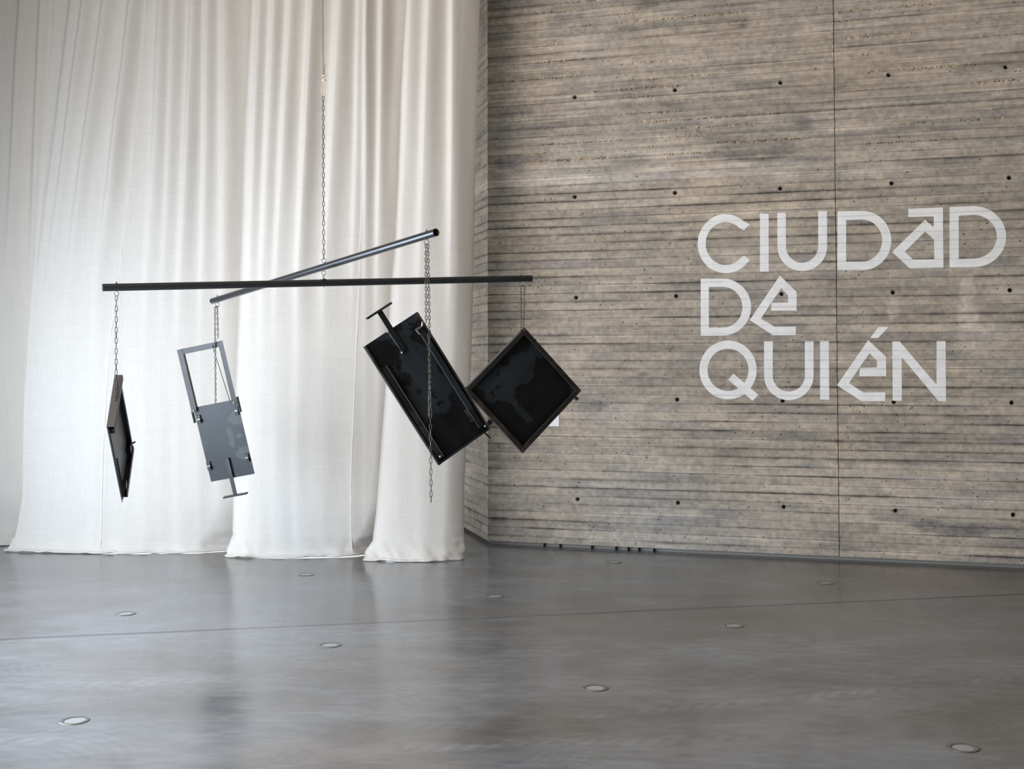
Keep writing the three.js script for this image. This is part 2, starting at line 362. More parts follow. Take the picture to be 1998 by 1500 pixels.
// --- floor: two pours with an open joint between them
{
  const fl = struct('floor', 'grey polished concrete floor with a thin day joint');
  const jz = (x) => -8.548 - 0.205 * x, g = 0.004;
  const slab = (pts) => {
    const sh = new THREE.Shape(pts.map(([x, z]) => new THREE.Vector2(x, z)));
    const geo = new THREE.ExtrudeGeometry(sh, { depth: 0.03, bevelEnabled: false });
    geo.rotateX(Math.PI / 2);        // shape y becomes z, depth goes down
    return geo;
  };
  part(fl, 'floor_slab', slab([[-7.2, jz(-7.2) - g], [13.4, jz(13.4) - g], [13.4, -15], [-7.2, -15]]), M.floor);
  part(fl, 'floor_slab', slab([[-7.2, jz(-7.2) + g], [13.4, jz(13.4) + g], [13.4, 12.3], [-7.2, 12.3]]), M.floor);
  part(fl, 'subfloor', box(-7.6, 13.6, -0.2, -0.03, -15.2, 12.6), M.plain);
}

// --- board-marked walls
const tieHoles = [];
for (let r = 0; r < 6; r++) for (let c = 0; c < 6; c++) tieHoles.push([c * 0.9605, 4.2935 - (r - 0) * 0.9605]);
const REAL_HOLES = {};               // measured pixels override the ideal grid
[[0, 0, 1121.3, 189.5], [0, 1, 1317, 175.5], [0, 2, 1523, 161], [0, 3, 1734, 146], [0, 4, 1962.5, 130.5], [1, 0, 1121.5, 384], [1, 1, 1317, 376], [1, 2, 1522.5, 367.5], [1, 3, 1740, 357.3], [1, 4, 1969.5, 346.5],
  [2, 0, 1124, 580.5], [2, 1, 1319.5, 577.5], [2, 2, 1525, 573.5], [2, 3, 1742.5, 570.5], [2, 4, 1971, 566], [3, 0, 1125, 777.5], [3, 1, 1321.5, 779.5], [3, 2, 1527.5, 782], [3, 3, 1744.5, 784], [3, 4, 1974.5, 785.5],
  [4, 0, 1127, 974], [4, 1, 1323, 981], [4, 2, 1529.5, 989], [4, 3, 1747.7, 996.5], [4, 4, 1977.5, 1004.5]].forEach(([r, c, px, py]) => { REAL_HOLES[`${r},${c}`] = onWall(px, py); });
const holes = Object.values(REAL_HOLES);

function stripGeo(s0, s1, y0, y1, proud) {      // one cast board face, chamfered along its edges
  const c = 0.0009, b = -0.02, pts = [[s0, y0, b], [s0, y0, proud - c], [s0, y0 + c, proud], [s0, y1 - c, proud], [s0, y1, proud - c], [s0, y1, b]];
  const pos = [], uv = [];
  const quad = (a, bb, cc, d) => { for (const q of [a, bb, cc, a, cc, d]) { pos.push(...q); uv.push(q[0], q[1]); } };
  for (let k = 0; k < 5; k++) { const p = pts[k], q = pts[k + 1]; quad([s0, p[1], p[2]], [s1, p[1], p[2]], [s1, q[1], q[2]], [s0, q[1], q[2]]); }
  quad([s0, y0, b], [s0, y0, proud - c], [s0, y1, proud - c], [s0, y1, b]);
  quad([s1, y0, proud - c], [s1, y0, b], [s1, y1, b], [s1, y1, proud - c]);
  const g = new THREE.BufferGeometry();
  g.setAttribute('position', new THREE.Float32BufferAttribute(pos, 3)); g.setAttribute('uv', new THREE.Float32BufferAttribute(uv, 2));
  g.computeVertexNormals(); return g;
}
function stripWithHoles(s0, s1, y0, y1, proud, hs) {
  const sh = new THREE.Shape([new THREE.Vector2(s0, y0), new THREE.Vector2(s1, y0), new THREE.Vector2(s1, y1), new THREE.Vector2(s0, y1)]);
  for (const [s, y] of hs) { const p = new THREE.Path(); p.absarc(s, y, 0.0215, 0, Math.PI * 2, true); sh.holes.push(p); }
  const g = new THREE.ExtrudeGeometry(sh, { depth: 0.02 + proud, bevelEnabled: false, curveSegments: 20 });
  g.translate(0, 0, -0.02); return g;
}
const WALL_BOTTOM = 0.034, TOP_ROW = 69, gap = 0.0003;
function boardWall(parent, spans, rowSeed, holeList) {
  for (let row = 0; row < TOP_ROW; row++) {
    const y0 = Math.max(WALL_BOTTOM, BOARD0 + row * BOARD) + gap, y1 = BOARD0 + (row + 1) * BOARD - gap;
    spans.forEach(([s0, s1], k) => {
      const proud = 0.0022 * hash1(row, rowSeed + k * 3);
      const hs = holeList.filter(([s, y]) => s > s0 + 0.03 && s < s1 - 0.03 && y - 0.022 > y0 && y + 0.022 < y1);
      part(parent, 'board_strip', hs.length ? stripWithHoles(s0, s1, y0, y1, proud, hs) : stripGeo(s0, s1, y0, y1, proud), M.concrete);
    });
  }
}
// keep each hole inside its own board
for (const h of holes) { const row = boardRow(h[1]), lo = BOARD0 + row * BOARD + 0.025, hi = BOARD0 + (row + 1) * BOARD - 0.025; h[1] = clamp(h[1], lo, hi); }
{
  const w = struct('wall_right', 'board-marked concrete wall with rows of tie holes');
  w.position.set(WALL.x, 0, WALL.z); w.rotation.y = -WALL.th;
  boardWall(w, [[CORNER_S, SEAM_S - 0.003], [SEAM_S + 0.003, 6.2]], 300, holes);
  part(w, 'wall_core', box(CORNER_S + 0.02, 13.6, 0, CEIL + 0.1, -0.55, -0.15), M.plain);
  part(w, 'wall_core', box(CORNER_S + 0.02, SEAM_S - 0.003, WALL_BOTTOM, 5.54, -0.16, -0.085), M.plain);
  // cast face behind the strips, pierced for the holes
  for (const [s0, s1] of [[CORNER_S + 0.01, SEAM_S - 0.004], [SEAM_S + 0.004, 6.2]]) {
    const back = stripWithHoles(s0, s1, WALL_BOTTOM, BOARD0 + TOP_ROW * BOARD, 0, holes.filter(([s]) => s > s0 + 0.03 && s < s1 - 0.03));
    back.translate(0, 0, -0.0012);
    part(w, 'cast_face', back, M.concrete);
  }
  part(w, 'upper_wall', box(CORNER_S, 13.6, BOARD0 + TOP_ROW * BOARD, CEIL + 0.1, -0.15, 0), M.plain);
  part(w, 'end_wall', box(6.2, 13.6, 0, 5.6, -0.15, 0), M.plain);
  // tie holes: a cone seat and the dark sleeve behind it
  const cup = new THREE.LatheGeometry([[0.0225, 0.0005], [0.0215, -0.002], [0.0150, -0.016], [0.0140, -0.018], [0.0140, -0.085], [0.0001, -0.085]].map(([r, y]) => new THREE.Vector2(r, y)), 20);
  cup.rotateX(Math.PI / 2);
  for (const [s, y] of holes) { const c = part(w, 'tie_hole', cup, M.plain); c.position.set(s, y, 0.001); }
}
{
  const w = struct('wall_left_return', 'short board-marked concrete return wall behind the curtain edge');
  const n = V(-retDir.z, 0, retDir.x);                       // faces left, towards the curtain
  const ang = Math.atan2(-(-retDir.z), -retDir.x);           // local +x runs from the far end to the corner
  w.position.set(CORNER.x, 0, CORNER.z); w.rotation.y = ang;
  boardWall(w, [[-2.75, 0]], 400, []);
  part(w, 'cast_face', box(-2.75, -0.02, WALL_BOTTOM, 5.54, -0.05, -0.0012), M.plain);
  part(w, 'wall_core', box(-2.75, -0.08, 0, CEIL + 0.1, -0.35, -0.05), M.plain);
  part(w, 'upper_wall', box(-2.75, 0, BOARD0 + TOP_ROW * BOARD, CEIL + 0.1, -0.15, 0), M.plain);
}
{
  const b = struct('baseboard_right', 'recessed mortar strip and rusty shims under the concrete wall');
  b.position.set(WALL.x, 0, WALL.z); b.rotation.y = -WALL.th;
  part(b, 'mortar_strip', box(CORNER_S + 0.015, 6.2, 0, WALL_BOTTOM, -0.09, -0.055), M.plain);
  for (const px of [1060, 1091, 1153, 1200, 1224, 1245, 1274]) {
    const s = onWall(px, 1065)[0]; part(b, 'rusty_shim', box(s - 0.004, s + 0.004, 0.001, WALL_BOTTOM - 0.004, -0.056, -0.012), M.rust);
  }
}
// --- the rest of the room, outside the frame
{
  const wl = struct('wall_left', 'plain concrete wall with wide glazing');
  wl.position.set(WIN.ax, 0, WIN.az); wl.rotation.y = -WIN.phi;
  part(wl, 'wall_block', box(WIN.t0, WIN.t1, WIN.y1, HIGH.y0, 0, 0.3), M.plain);
  part(wl, 'wall_block', box(-2.9, HIGH.t0, HIGH.y0, CEIL, 0, 0.3), M.plain);
  part(wl, 'wall_block', box(HIGH.t1, 26, HIGH.y0, CEIL, 0, 0.3), M.plain);
  part(wl, 'wall_block', box(HIGH.t0, HIGH.t1, HIGH.y1, CEIL, 0, 0.3), M.plain);
  part(wl, 'wall_block', box(-2.9, WIN.t0, 0, HIGH.y0, 0, 0.3), M.plain);
  part(wl, 'wall_block', box(WIN.t1, 26, 0, HIGH.y0, 0, 0.3), M.plain);
  part(wl, 'sill', box(WIN.t0, WIN.t1, 0, WIN.y0, 0, 0.3), M.plain);
  [[WIN, 6, 'wide low glazing with dark mullions'], [HIGH, 4, 'high glazing strip with dark mullions']].forEach(([q, n, label], i) => {
    const wn = struct(`window_${i + 1}`, label), step = (q.t1 - q.t0) / n;
    wn.position.copy(wl.position); wn.rotation.y = -WIN.phi;
    for (let k = 0; k <= n; k++) { const t = q.t0 + k * step; part(wn, 'mullion', box(t - 0.03, t + 0.03, q.y0, q.y1, 0.14, 0.22), M.mullion); }
    for (let k = 0; k < n; k++) part(wn, 'pane', box(q.t0 + k * step + 0.03, q.t0 + (k + 1) * step - 0.03, q.y0, q.y1, 0.18, 0.185), M.glass);
  });
  const wb = struct('wall_back', 'plain concrete wall behind the curtain'); 
  part(wb, 'wall_block', box(-7.2, REAR.x0, 0, CEIL, -14.9, -14.5), M.plain); part(wb, 'wall_block', box(REAR.x1, 0.2, 0, CEIL, -14.9, -14.5), M.plain);
  part(wb, 'wall_block', box(REAR.x0, REAR.x1, REAR.y1, CEIL, -14.9, -14.5), M.plain); part(wb, 'wall_block', box(REAR.x0, REAR.x1, 0, REAR.y0, -14.9, -14.5), M.plain);
  const wr3 = struct('window_3', 'glazing screened off by the curtain');
  for (let k = 0; k <= 2; k++) { const x = lerp(REAR.x0, REAR.x1, k / 2); part(wr3, 'mullion', box(x - 0.03, x + 0.03, REAR.y0, REAR.y1, -14.75, -14.67), M.mullion); }
  for (let k = 0; k < 2; k++) part(wr3, 'pane', box(lerp(REAR.x0, REAR.x1, k / 2) + 0.03, lerp(REAR.x0, REAR.x1, (k + 1) / 2) - 0.03, REAR.y0, REAR.y1, -14.715, -14.71), M.glass);
 
  const wf = struct('wall_front', 'plain concrete wall behind the camera'); part(wf, 'wall_block', box(-7.4, 13.4, 0, CEIL, 12.0, 12.3), M.plain);
  const wr = struct('wall_far_right', 'plain concrete side wall'); part(wr, 'wall_block', box(13, 13.4, 0, CEIL, -10, 12.3), M.plain);
  const ce = struct('ceiling', 'plain concrete ceiling'); part(ce, 'ceiling_slab', box(-7.4, 13.6, CEIL, CEIL + 0.3, -15, 12.4), M.plain);
}

// ================================================================ WRITING ON THE WALL
{
  const o = thing('wall_lettering', 'white painted words CIUDAD DE QUIÉN on the concrete wall', 'lettering');
  o.position.set(WALL.x, 0, WALL.z); o.rotation.y = -WALL.th;
  const K = 3.0365, cv = ([x, y]) => { const w = onWall(1340 + x / K, 380 + y / K); return new THREE.Vector2(w[0], w[1]); };
  const ell = (cx, cy, rx, ry, a0, a1, n = 28) => { const p = []; for (let i = 0; i <= n; i++) { const a = (a0 + (a1 - a0) * i / n) * Math.PI / 180; p.push([cx + rx * Math.cos(a), cy + ry * Math.sin(a)]); } return p; };
  const letter = (outer, inner, extra) => {
    const make = (out, inn) => {
      const sh = new THREE.Shape(out.map(cv)); if (inn) sh.holes.push(new THREE.Path(inn.map(cv)));
      return new THREE.ExtrudeGeometry(sh, { depth: 0.0006, bevelEnabled: false });
    };
    const gs = [make(outer, inner)]; if (extra) gs.push(make(extra).translate(0, 0, 0.0004));
    const m = part(o, 'letter', gs.length > 1 ? merge(gs) : gs[0], M.letters); m.position.z = 0.0030; return m;
  };
  const D = (l, t, b, li, ti, bi, cx, rx, rxi, tl = t, bl = b) => {
    const cy = (t + b) / 2, cyi = (ti + bi) / 2;
    letter([[l, tl], ...ell(cx, cy, rx, (b - t) / 2, -90, 90), [l, bl]], [[li, ti + (tl - t)], ...ell(cx, cyi, rxi, (bi - ti) / 2, -90, 90), [li, bi + (bl - b)]]);
  };
  const U = (l, li, ri, r, tl, tr, b, bi, cy) => letter([[l, tl], [l, cy], ...ell((l + r) / 2, cy, (r - l) / 2, b - cy, 180, 0), [r, tr], [ri, tr], [ri, cy], ...ell((li + ri) / 2, cy, (ri - li) / 2, bi - cy, 0, 180), [li, tl]]);
  // CIUDAD
  letter([[373, 175], ...ell(231, 290, 166, 175, -50, -310, 48), [375, 388], [340, 360], ...ell(231, 289, 118, 127, 45, 315, 40).map((q) => q), [340, 210]]);
  letter([[434, 112], [486, 112], [486, 455], [434, 455]]);
  U(537, 588, 779, 832, 106, 97, 452, 402, 305);
  D(893, 95, 447, 945, 147, 396, 1038, 175, 120, 98, 447);
  letter([[1312, 83], [1518, 75], [1521, 432], [1322, 437], [1217, 338], [1412, 147], [1463, 192], [1463, 128], [1312, 132]], [[1412, 218], [1465, 265], [1467, 382], [1342, 384], [1292, 338]]);
  D(1557, 67, 429, 1612, 119, 377, 1700, 193, 137, 72, 432);
  // DE
  D(83, 496, 834, 132, 545, 787, 212, 170, 118, 497, 835);
  letter([[552, 478], [652, 575], [652, 687], [498, 687], [503, 640], [600, 638], [600, 597], [560, 553], [440, 733], [522, 782], [647, 780], [647, 831], [510, 831], [373, 742]]);
  // QUIÉN
  letter(ell(245, 1037, 170, 174, 0, 354, 60), ell(245, 1037, 121, 125, 0, 354, 60), [[277, 1058], [425, 1185], [390, 1220], [246, 1095]]);
  U(458, 510, 700, 752, 868, 867, 1216, 1165, 1070);
  letter([[790, 866], [842, 866], [845, 1213], [790, 1213]]);
  letter([[1075, 860], [1181, 960], [1182, 1075], [1022, 1075], [1026, 1026], [1128, 1022], [1127, 983], [1083, 938], [962, 1115], [1045, 1170], [1176, 1170], [1176, 1222], [1035, 1222], [890, 1128]], null, [[1135, 783], [1197, 783], [1133, 848], [1086, 848]]);
  letter([[1218, 868], [1262, 868], [1480, 1125], [1480, 866], [1534, 866], [1536, 1222], [1492, 1222], [1274, 962], [1274, 1220], [1220, 1220]]);
}
{
  const [s, y] = onWall(1091, 831.5);
  const o = thing('paper_notice', 'small white notice sheet fixed to the concrete wall behind the square tray', 'notice');
  o.position.set(WALL.x, 0, WALL.z); o.rotation.y = -WALL.th;
  part(o, 'sheet', rbox(s - 0.21, s, y, y + 0.15, 0.003, 0.006, 0.0008), M.paper);
}

// ================================================================ CURTAIN
const CB = { a: V(-5.75, 0, -11.95), b: V(-0.40, 0, -10.99) };      // line on the floor the curtain hangs over
const cDir = CB.b.clone().sub(CB.a).normalize(), cNor = V(-cDir.z, 0, cDir.x);
const CURTAIN_TOP = 6.3;
// where a pixel's ray meets the vertical plane of the curtain, as distance along it and height
function onCurtain(px, py, off = 0) {
  const d = dirOf(px, py), o = CB.a.clone().addScaledVector(cNor, off).sub(V(0, EYE, 0));
  const p = d.multiplyScalar(o.dot(cNor) / d.dot(cNor)).add(V(0, EYE, 0));
  return [p.clone().sub(CB.a).dot(cDir), p.y];
}
// polyline in pixels -> function: position along the curtain at height y
function track(pts, off = 0) {
  const q = pts.map(([x, y]) => onCurtain(x, y, off)).sort((a, b) => a[1] - b[1]);
  return (y) => {
    if (y <= q[0][1]) return q[0][0];
    for (let i = 1; i < q.length; i++) if (y <= q[i][1]) return lerp(q[i - 1][0], q[i][0], (y - q[i - 1][1]) / (q[i][1] - q[i - 1][1]));
    const a = q[q.length - 2], b = q[q.length - 1]; return lerp(a[0], b[0], (y - a[1]) / (b[1] - a[1]));
  };
}
const FWD = 0.17, BACK = -0.20;
const edges = {
  B: track([[109, 0], [79, 311], [66, 546], [59, 622], [49, 785], [46, 967], [33, 1046], [20, 1070]], FWD),
  C: track([[490, 0], [476, 293], [468, 550], [463, 699], [457, 942], [455, 1045], [444, 1072]], FWD),
  D: track([[792, 0], [782, 183], [769, 495], [763, 557], [752, 774], [735, 998], [728, 1054], [713, 1076]], FWD),
  E: track([[932, 0], [923, 330], [920, 532], [914, 737], [905, 886], [901, 961], [901, 1060], [905, 1092]], 0.02),
};
function makePanel(label, left, right, leftOff, rightOff, ridges, seamPx, seedK, bulge) {
  const o = thing('curtain', label, 'curtain', 'cream cotton curtain panels');
  const rg = ridges.map(([x0, x1, amp, sig, kind]) => ({ f: track([[x0, 0], [x1, 550]], 0.02), amp, sig, kind }));
  const seam = seamPx ? track(seamPx, 0.05) : null;
  const pos = (t, y) => {
    const l = left(y), r = right(y), s = lerp(l, r, t), w = r - l;
    const low = smooth(4.2, 1.2, y), high = smooth(1.7, 4.4, y);
    let d = lerp(leftOff, rightOff, t);
    d += bulge * (0.45 + 0.75 * low) * Math.pow(4 * t * (1 - t), 0.7) - (rightOff < -0.1 ? 0.12 : 0.03) * smooth(0.80, 1.0, t);
    for (const k of rg) {
      const u = (s - k.f(y)) / k.sig; if (Math.abs(u) > 4) continue;
      const fade = 0.05 + 0.95 * high;
      // a fold rises steeply on the side of the window and falls off slowly behind
      d += k.amp * fade * (u < 0 ? Math.exp(-u * u * 2.2) : Math.exp(-u * u * 0.55));
    }
    if (seam) { const u = (s - seam(y)); d += u > 0 ? 0.012 * Math.exp(-u / 0.05) * (0.5 + 0.5 * high) : 0.003 * Math.exp(u / 0.02); }
    // free-hanging ripple of the cloth
    d += (fbm(s * 2.2 + seedK, y * 0.25 + seedK, 3, 210) - 0.5) * 0.09 * (0.3 + 0.7 * high);
    d += (noise(s * 9 + seedK, y * 1.1, 214) - 0.5) * 0.005;
    // rolled free edge
    d += 0.018 * Math.exp(-t * w / 0.012) - 0.02 * Math.exp(-(1 - t) * w / 0.03);
    // cloth settles on the floor
    const f = smooth(0.34, 0.0, y);
    d += f * f * f * (0.020 + 0.05 * (noise(s * 3.2, 3, 220) - 0.3)) + f * f * (noise(s * 7 + y * 6, y * 5, 222) - 0.5) * 0.022;
    const cr = Math.exp(-t * w / 0.16) + Math.exp(-(1 - t) * w / 0.22);
    d += f * cr * f * (noise(s * 20 + y * 12, y * 14, 224) - 0.35) * 0.045;
    const side = f * cr * (noise(s * 17, y * 23, 226) - 0.5) * 0.03;
    return CB.a.clone().addScaledVector(cDir, s + side).addScaledVector(cNor, d).setY(y);
  };
  const NU = 170, NV = 190, P = [], UV = [], I = [];
  for (let j = 0; j <= NV; j++) {
    const v = j / NV, y = 0.006 + (CURTAIN_TOP - 0.006) * Math.pow(v, 1.7);
    for (let i = 0; i <= NU; i++) {
      const t = i / NU, p = pos(t, y); P.push(p.x, p.y, p.z);
      UV.push(lerp(left(1.5), right(1.5), t), y);
    }
  }
  for (let j = 0; j < NV; j++) for (let i = 0; i < NU; i++) { const a = j * (NU + 1) + i, b = a + 1, c = a + NU + 1, d = c + 1; I.push(a, b, d, a, d, c); }
  const g = new THREE.BufferGeometry();
  g.setAttribute('position', new THREE.Float32BufferAttribute(P, 3)); g.setAttribute('uv', new THREE.Float32BufferAttribute(UV, 2)); g.setIndex(I); g.computeVertexNormals();
  part(o, 'cloth', g, M.cloth);
  // hem lying on the floor
  const hp = [];
  for (let i = 0; i <= 60; i++) { const t = i / 60, p = pos(t, 0.012); p.addScaledVector(cNor, 0.006 + 0.016 * noise(p.x * 7, 1, 230)); p.y = 0.011 + 0.014 * Math.pow(noise(p.x * 13, 4, 231), 2); hp.push(p); }
  const hg = new THREE.TubeGeometry(new THREE.CatmullRomCurve3(hp), 240, 0.011, 7, false);
  part(o, 'hem', hg, M.cloth, 'thick stitched hem resting on the floor');
  if (seam) {
    const sp = [];
    for (let k = 0; k <= 50; k++) { const y = 0.05 + (CURTAIN_TOP - 0.1) * k / 50, l = left(y), r = right(y), t = clamp((seam(y) - l) / (r - l), 0.01, 0.99), p = pos(t, y); sp.push(p.addScaledVector(cNor, 0.001)); }
    part(o, 'seam', new THREE.TubeGeometry(new THREE.CatmullRomCurve3(sp), 200, 0.0035, 5, false), M.cloth);
  }
  return o;
}
const plus = (f, k) => (y) => f(y) + k * smooth(0.0, 0.5, y) + 0.04;
const RA = [[5, -35, 0.06, 0.06], [37, 6, 0.06, 0.06], [70, 45, 0.07, 0.06], [-30, -70, 0.06, 0.07], [92, 66, 0.05, 0.05]];
const RB = [[160, 92, 0.035, 0.05], [183, 112, 0.05, 0.05], [220, 150, 0.055, 0.055], [269, 206, 0.075, 0.06], [321, 296, 0.06, 0.06], [345, 326, 0.035, 0.05], [378, 356, 0.075, 0.06], [405, 394, 0.055, 0.05], [436, 432, 0.06, 0.07]];
const RC = [[521, 500, 0.05, 0.05], [549, 525, 0.055, 0.055], [580, 552, 0.06, 0.06], [619, 592, 0.08, 0.06], [668, 640, 0.06, 0.07], [703, 690, 0.035, 0.05], [716, 712, 0.045, 0.04], [743, 735, 0.05, 0.05]];
const RD = [[812, 790, 0.03, 0.06], [846, 828, 0.05, 0.07], [888, 884, 0.05, 0.06]];
const leftEnd = () => 0.12;
makePanel('greyer cream cotton curtain panel next to the glazed wall, overlapped by the widest panel', leftEnd, plus(edges.B, 0.16), 0.24, -0.36, RA, null, 1.3, 0.06);
makePanel('widest cream curtain panel, behind the grey tray and the open frame', edges.B, plus(edges.C, 0.16), FWD, BACK, RB, [[288, 0], [242, 550], [228, 662], [216, 886], [213, 1040]], 5.1, 0.13);
makePanel('cream curtain panel behind the hanging wire and the crossing of the two tubes', edges.C, plus(edges.D, 0.14), FWD, BACK, RC, [[712, 0], [699, 543], [692, 737], [684, 923], [682, 1065]], 9.7, 0.10);
makePanel('narrow cream curtain panel next to the concrete wall, behind the tilted plate', edges.D, edges.E, FWD, -0.02, RD, null, 14.2, 0.07);

// ================================================================ FLOOR LIGHTS
{
  const ring = new THREE.LatheGeometry([[0.0500, 0.0004], [0.0530, 0.0032], [0.0680, 0.0036], [0.0705, 0.0022], [0.0710, 0.0002]].map(([r, y]) => new THREE.Vector2(r, y)), 40);
  const glass = new THREE.LatheGeometry([[0.0001, 0.0012], [0.047, 0.0012], [0.0485, 0.0004]].map(([r, y]) => new THREE.Vector2(r, y)), 36);
  const seat = new THREE.RingGeometry(0.0475, 0.0735, 44); seat.rotateX(-Math.PI / 2); seat.translate(0, 0.0003, 0);
  const spots = [
    [145, 1406, 'in-ground floor light with pale glass, set in the palest part of the floor'],
    [643.5, 1258.5, 'in-ground floor light beside the dark joint line, below the crossing tubes'],
    [1161, 1342.5, 'in-ground floor light at the edge of the pale stain, in front of the square tray'],
    [1879, 1459, 'in-ground floor light in the darkest part of the floor, farthest from the wall'],
    [245, 1197, 'in-ground floor light close to the widest curtain panel, beyond the floor joint'],
    [965, 1163.5, 'in-ground floor light just out from the end of the curtain'],
    [1431, 1220.5, 'in-ground floor light on the near side of the floor joint, below the lettering'],
    [1610.5, 1137, 'in-ground floor light between the floor joint and the wall, below the lettering'],
    [597.5, 1120.5, 'in-ground floor light close to the hem below the hanging wire'],
    [1198, 1096.7, 'in-ground floor light close to the foot of the concrete wall'],
  ];
  for (const [px, py, label] of spots) {
    const o = thing('floor_light', label, 'floor light', 'in-ground floor lights'), p = onFloor(px, py);
    o.position.set(p.x, 0, p.z);
    part(o, 'gasket', seat, M.lampCup); part(o, 'ring', ring, M.lampRing); part(o, 'glass_disc', glass, M.lampGlass);
  }
}

// ================================================================ THE MOBILE
// chain links
function linkGeometry(pitch, width, r) {      // straight-sided link with round ends
  const L = pitch + 2 * r, hw = width / 2 - r, rc = hw * 0.8, st = L / 2 - r, pts = [];
  const corner = (cx, cy, a0) => { for (let i = 0; i <= 3; i++) { const a = a0 + Math.PI / 2 * i / 3; pts.push(V(cx + rc * Math.cos(a), cy + rc * Math.sin(a), 0)); } };
  corner(hw - rc, st - rc, 0); corner(-(hw - rc), st - rc, Math.PI / 2); pts.push(V(-hw, (st - rc) * 0.33, 0), V(-hw, -(st - rc) * 0.33, 0));
  corner(-(hw - rc), -(st - rc), Math.PI); corner(hw - rc, -(st - rc), Math.PI * 1.5); pts.push(V(hw, -(st - rc) * 0.33, 0), V(hw, (st - rc) * 0.33, 0));
  return new THREE.TubeGeometry(new THREE.CatmullRomCurve3(pts, true, 'centripetal'), 36, r, 6, true);
}
const LONG = { pitch: 0.0330, geo: linkGeometry(0.0330, 0.0185, 0.0026) };
const SHORT = { pitch: 0.0217, geo: linkGeometry(0.0217, 0.0165, 0.0026) };
function strand(parent, kind, a, b, turn = 0, mat = M.chain) {      // a straight run of links from a to b
  const d = b.clone().sub(a), n = Math.max(1, Math.round(d.length() / kind.pitch)), u = d.clone().normalize();
  const q0 = new THREE.Quaternion().setFromUnitVectors(V(0, 1, 0), u.y < 0 ? u.clone().negate() : u);
  for (let i = 0; i < n; i++) {
    const m = part(parent, 'link', kind.geo, mat);
    m.position.copy(a).addScaledVector(d, (i + 0.5) / n);
    m.quaternion.copy(q0).multiply(new THREE.Quaternion().setFromAxisAngle(V(0, 1, 0), turn + (i % 2) * Math.PI / 2 + (rnd() - 0.5) * 0.25));
  }
}
// --- the two tubes
const TR = 0.02415;
const T1 = [at(200, 561, 7.79), at(1037, 543.2, 9.07)], T2 = [at(414.5, 587.2, 9.79), at(851, 453.2, 7.35)];
const alongTube = (T, px) => { let lo = 0, hi = 1; const c = (t) => { const p = T[0].clone().lerp(T[1], t), q = p.sub(V(0, EYE, 0)).applyQuaternion(camQ.clone().invert()); return W / 2 + FOCAL * q.x / -q.z; }; for (let i = 0; i < 40; i++) { const m = (lo + hi) / 2; if (c(m) < px) lo = m; else hi = m; } return T[0].clone().lerp(T[1], lo); };
function hookBolt(tube, p, kind, up) {      // bolt through the tube: nut and tip above, hook or eye below
  const g = [rod(p.clone().add(V(0, -TR - 0.004, 0)), p.clone().add(V(0, TR + 0.016, 0)), 0.0028, 8)];
  const nut = new THREE.CylinderGeometry(0.0065, 0.0065, 0.006, 6); nut.translate(p.x, p.y + TR + 0.003, p.z);
  part(tube, 'nut', nut, M.chain);
  const pts = [], R = 0.0145, top = p.y - TR - 0.002;
  for (let i = 0; i <= 16; i++) { const a = Math.PI * (0.5 - 1.72 * i / 16) * 1; pts.push(V(p.x + R * Math.cos(a) * kind, top - R + R * Math.sin(a), p.z)); }
  g.push(new THREE.TubeGeometry(new THREE.CatmullRomCurve3(pts), 30, 0.0028, 7, false));
  part(tube, 'hook', merge(g.map((x) => { x.deleteAttribute('uv'); return x; })), M.wire, 'bent steel hook');
  return V(p.x, top - 2 * R + 0.002, p.z);
}
function makeTube(label, T, mat) {
  const o = thing('steel_tube', label, 'tube'), d = T[1].clone().sub(T[0]), L = d.length(), q = new THREE.Quaternion().setFromUnitVectors(V(0, 1, 0), d.clone().normalize());
  const ri = TR - 0.003, out = new THREE.LatheGeometry([[ri, 0], [TR - 0.0006, 0], [TR, 0.0008], [TR, L - 0.0008], [TR - 0.0006, L], [ri, L]].map(([r, y]) => new THREE.Vector2(r, y)), 36);
  const inn = new THREE.CylinderGeometry(ri, ri, L, 28, 1, true); inn.translate(0, L / 2, 0);
  for (const g of [out, inn]) { g.applyQuaternion(q); g.translate(T[0].x, T[0].y, T[0].z); }
  part(o, 'tube_wall', out, mat); part(o, 'tube_bore', inn, M.tubeInside, 'rusty brown inside of the tube');
  return o;
}
const lower = makeTube('long dark steel tube hanging level, lower of the two crossed tubes', T1, M.tube);
const upper = makeTube('bright grey steel tube hung aslant above the level dark tube', T2, M.tube);
const h1 = hookBolt(lower, alongTube(T1, 227), 1), h4 = hookBolt(lower, alongTube(T1, 1016.5), -1);
const h2 = hookBolt(upper, alongTube(T2, 424), 1), h3 = hookBolt(upper, alongTube(T2, 832), 1);
// centre fixings
const c2 = alongTube(T2, 631.5), c1 = alongTube(T1, 631);
function eye(tube, y, p, R) { const g = new THREE.TorusGeometry(R, 0.0032, 8, 22); g.translate(p.x, y, p.z); part(tube, 'eye', g, M.zinc, 'bright eye bolt'); }
eye(upper, c2.y + TR + 0.018, c2, 0.0145); eye(upper, c2.y - TR - 0.018, c2, 0.0135);
part(upper, 'bolt', rod(c2.clone().add(V(0, -TR - 0.008, 0)), c2.clone().add(V(0, TR + 0.008, 0)), 0.0035, 8), M.zinc);
{
  const g = rod(c1.clone().add(V(0, -TR - 0.016, 0)), c1.clone().add(V(0, TR + 0.006, 0)), 0.003, 8); part(lower, 'bolt', g, M.zinc);
  part(lower, 'collar', rod(c1.clone().add(V(0, TR - 0.002, 0)), c1.clone().add(V(0, TR + 0.003, 0)), 0.02, 16), M.tube);
  const e = linkGeometry(0.022, 0.017, 0.0026); e.rotateY(1.0); e.translate(c1.x, c1.y + TR + 0.016, c1.z); part(lower, 'eye', e, M.zinc, 'bright eye bolt');
}
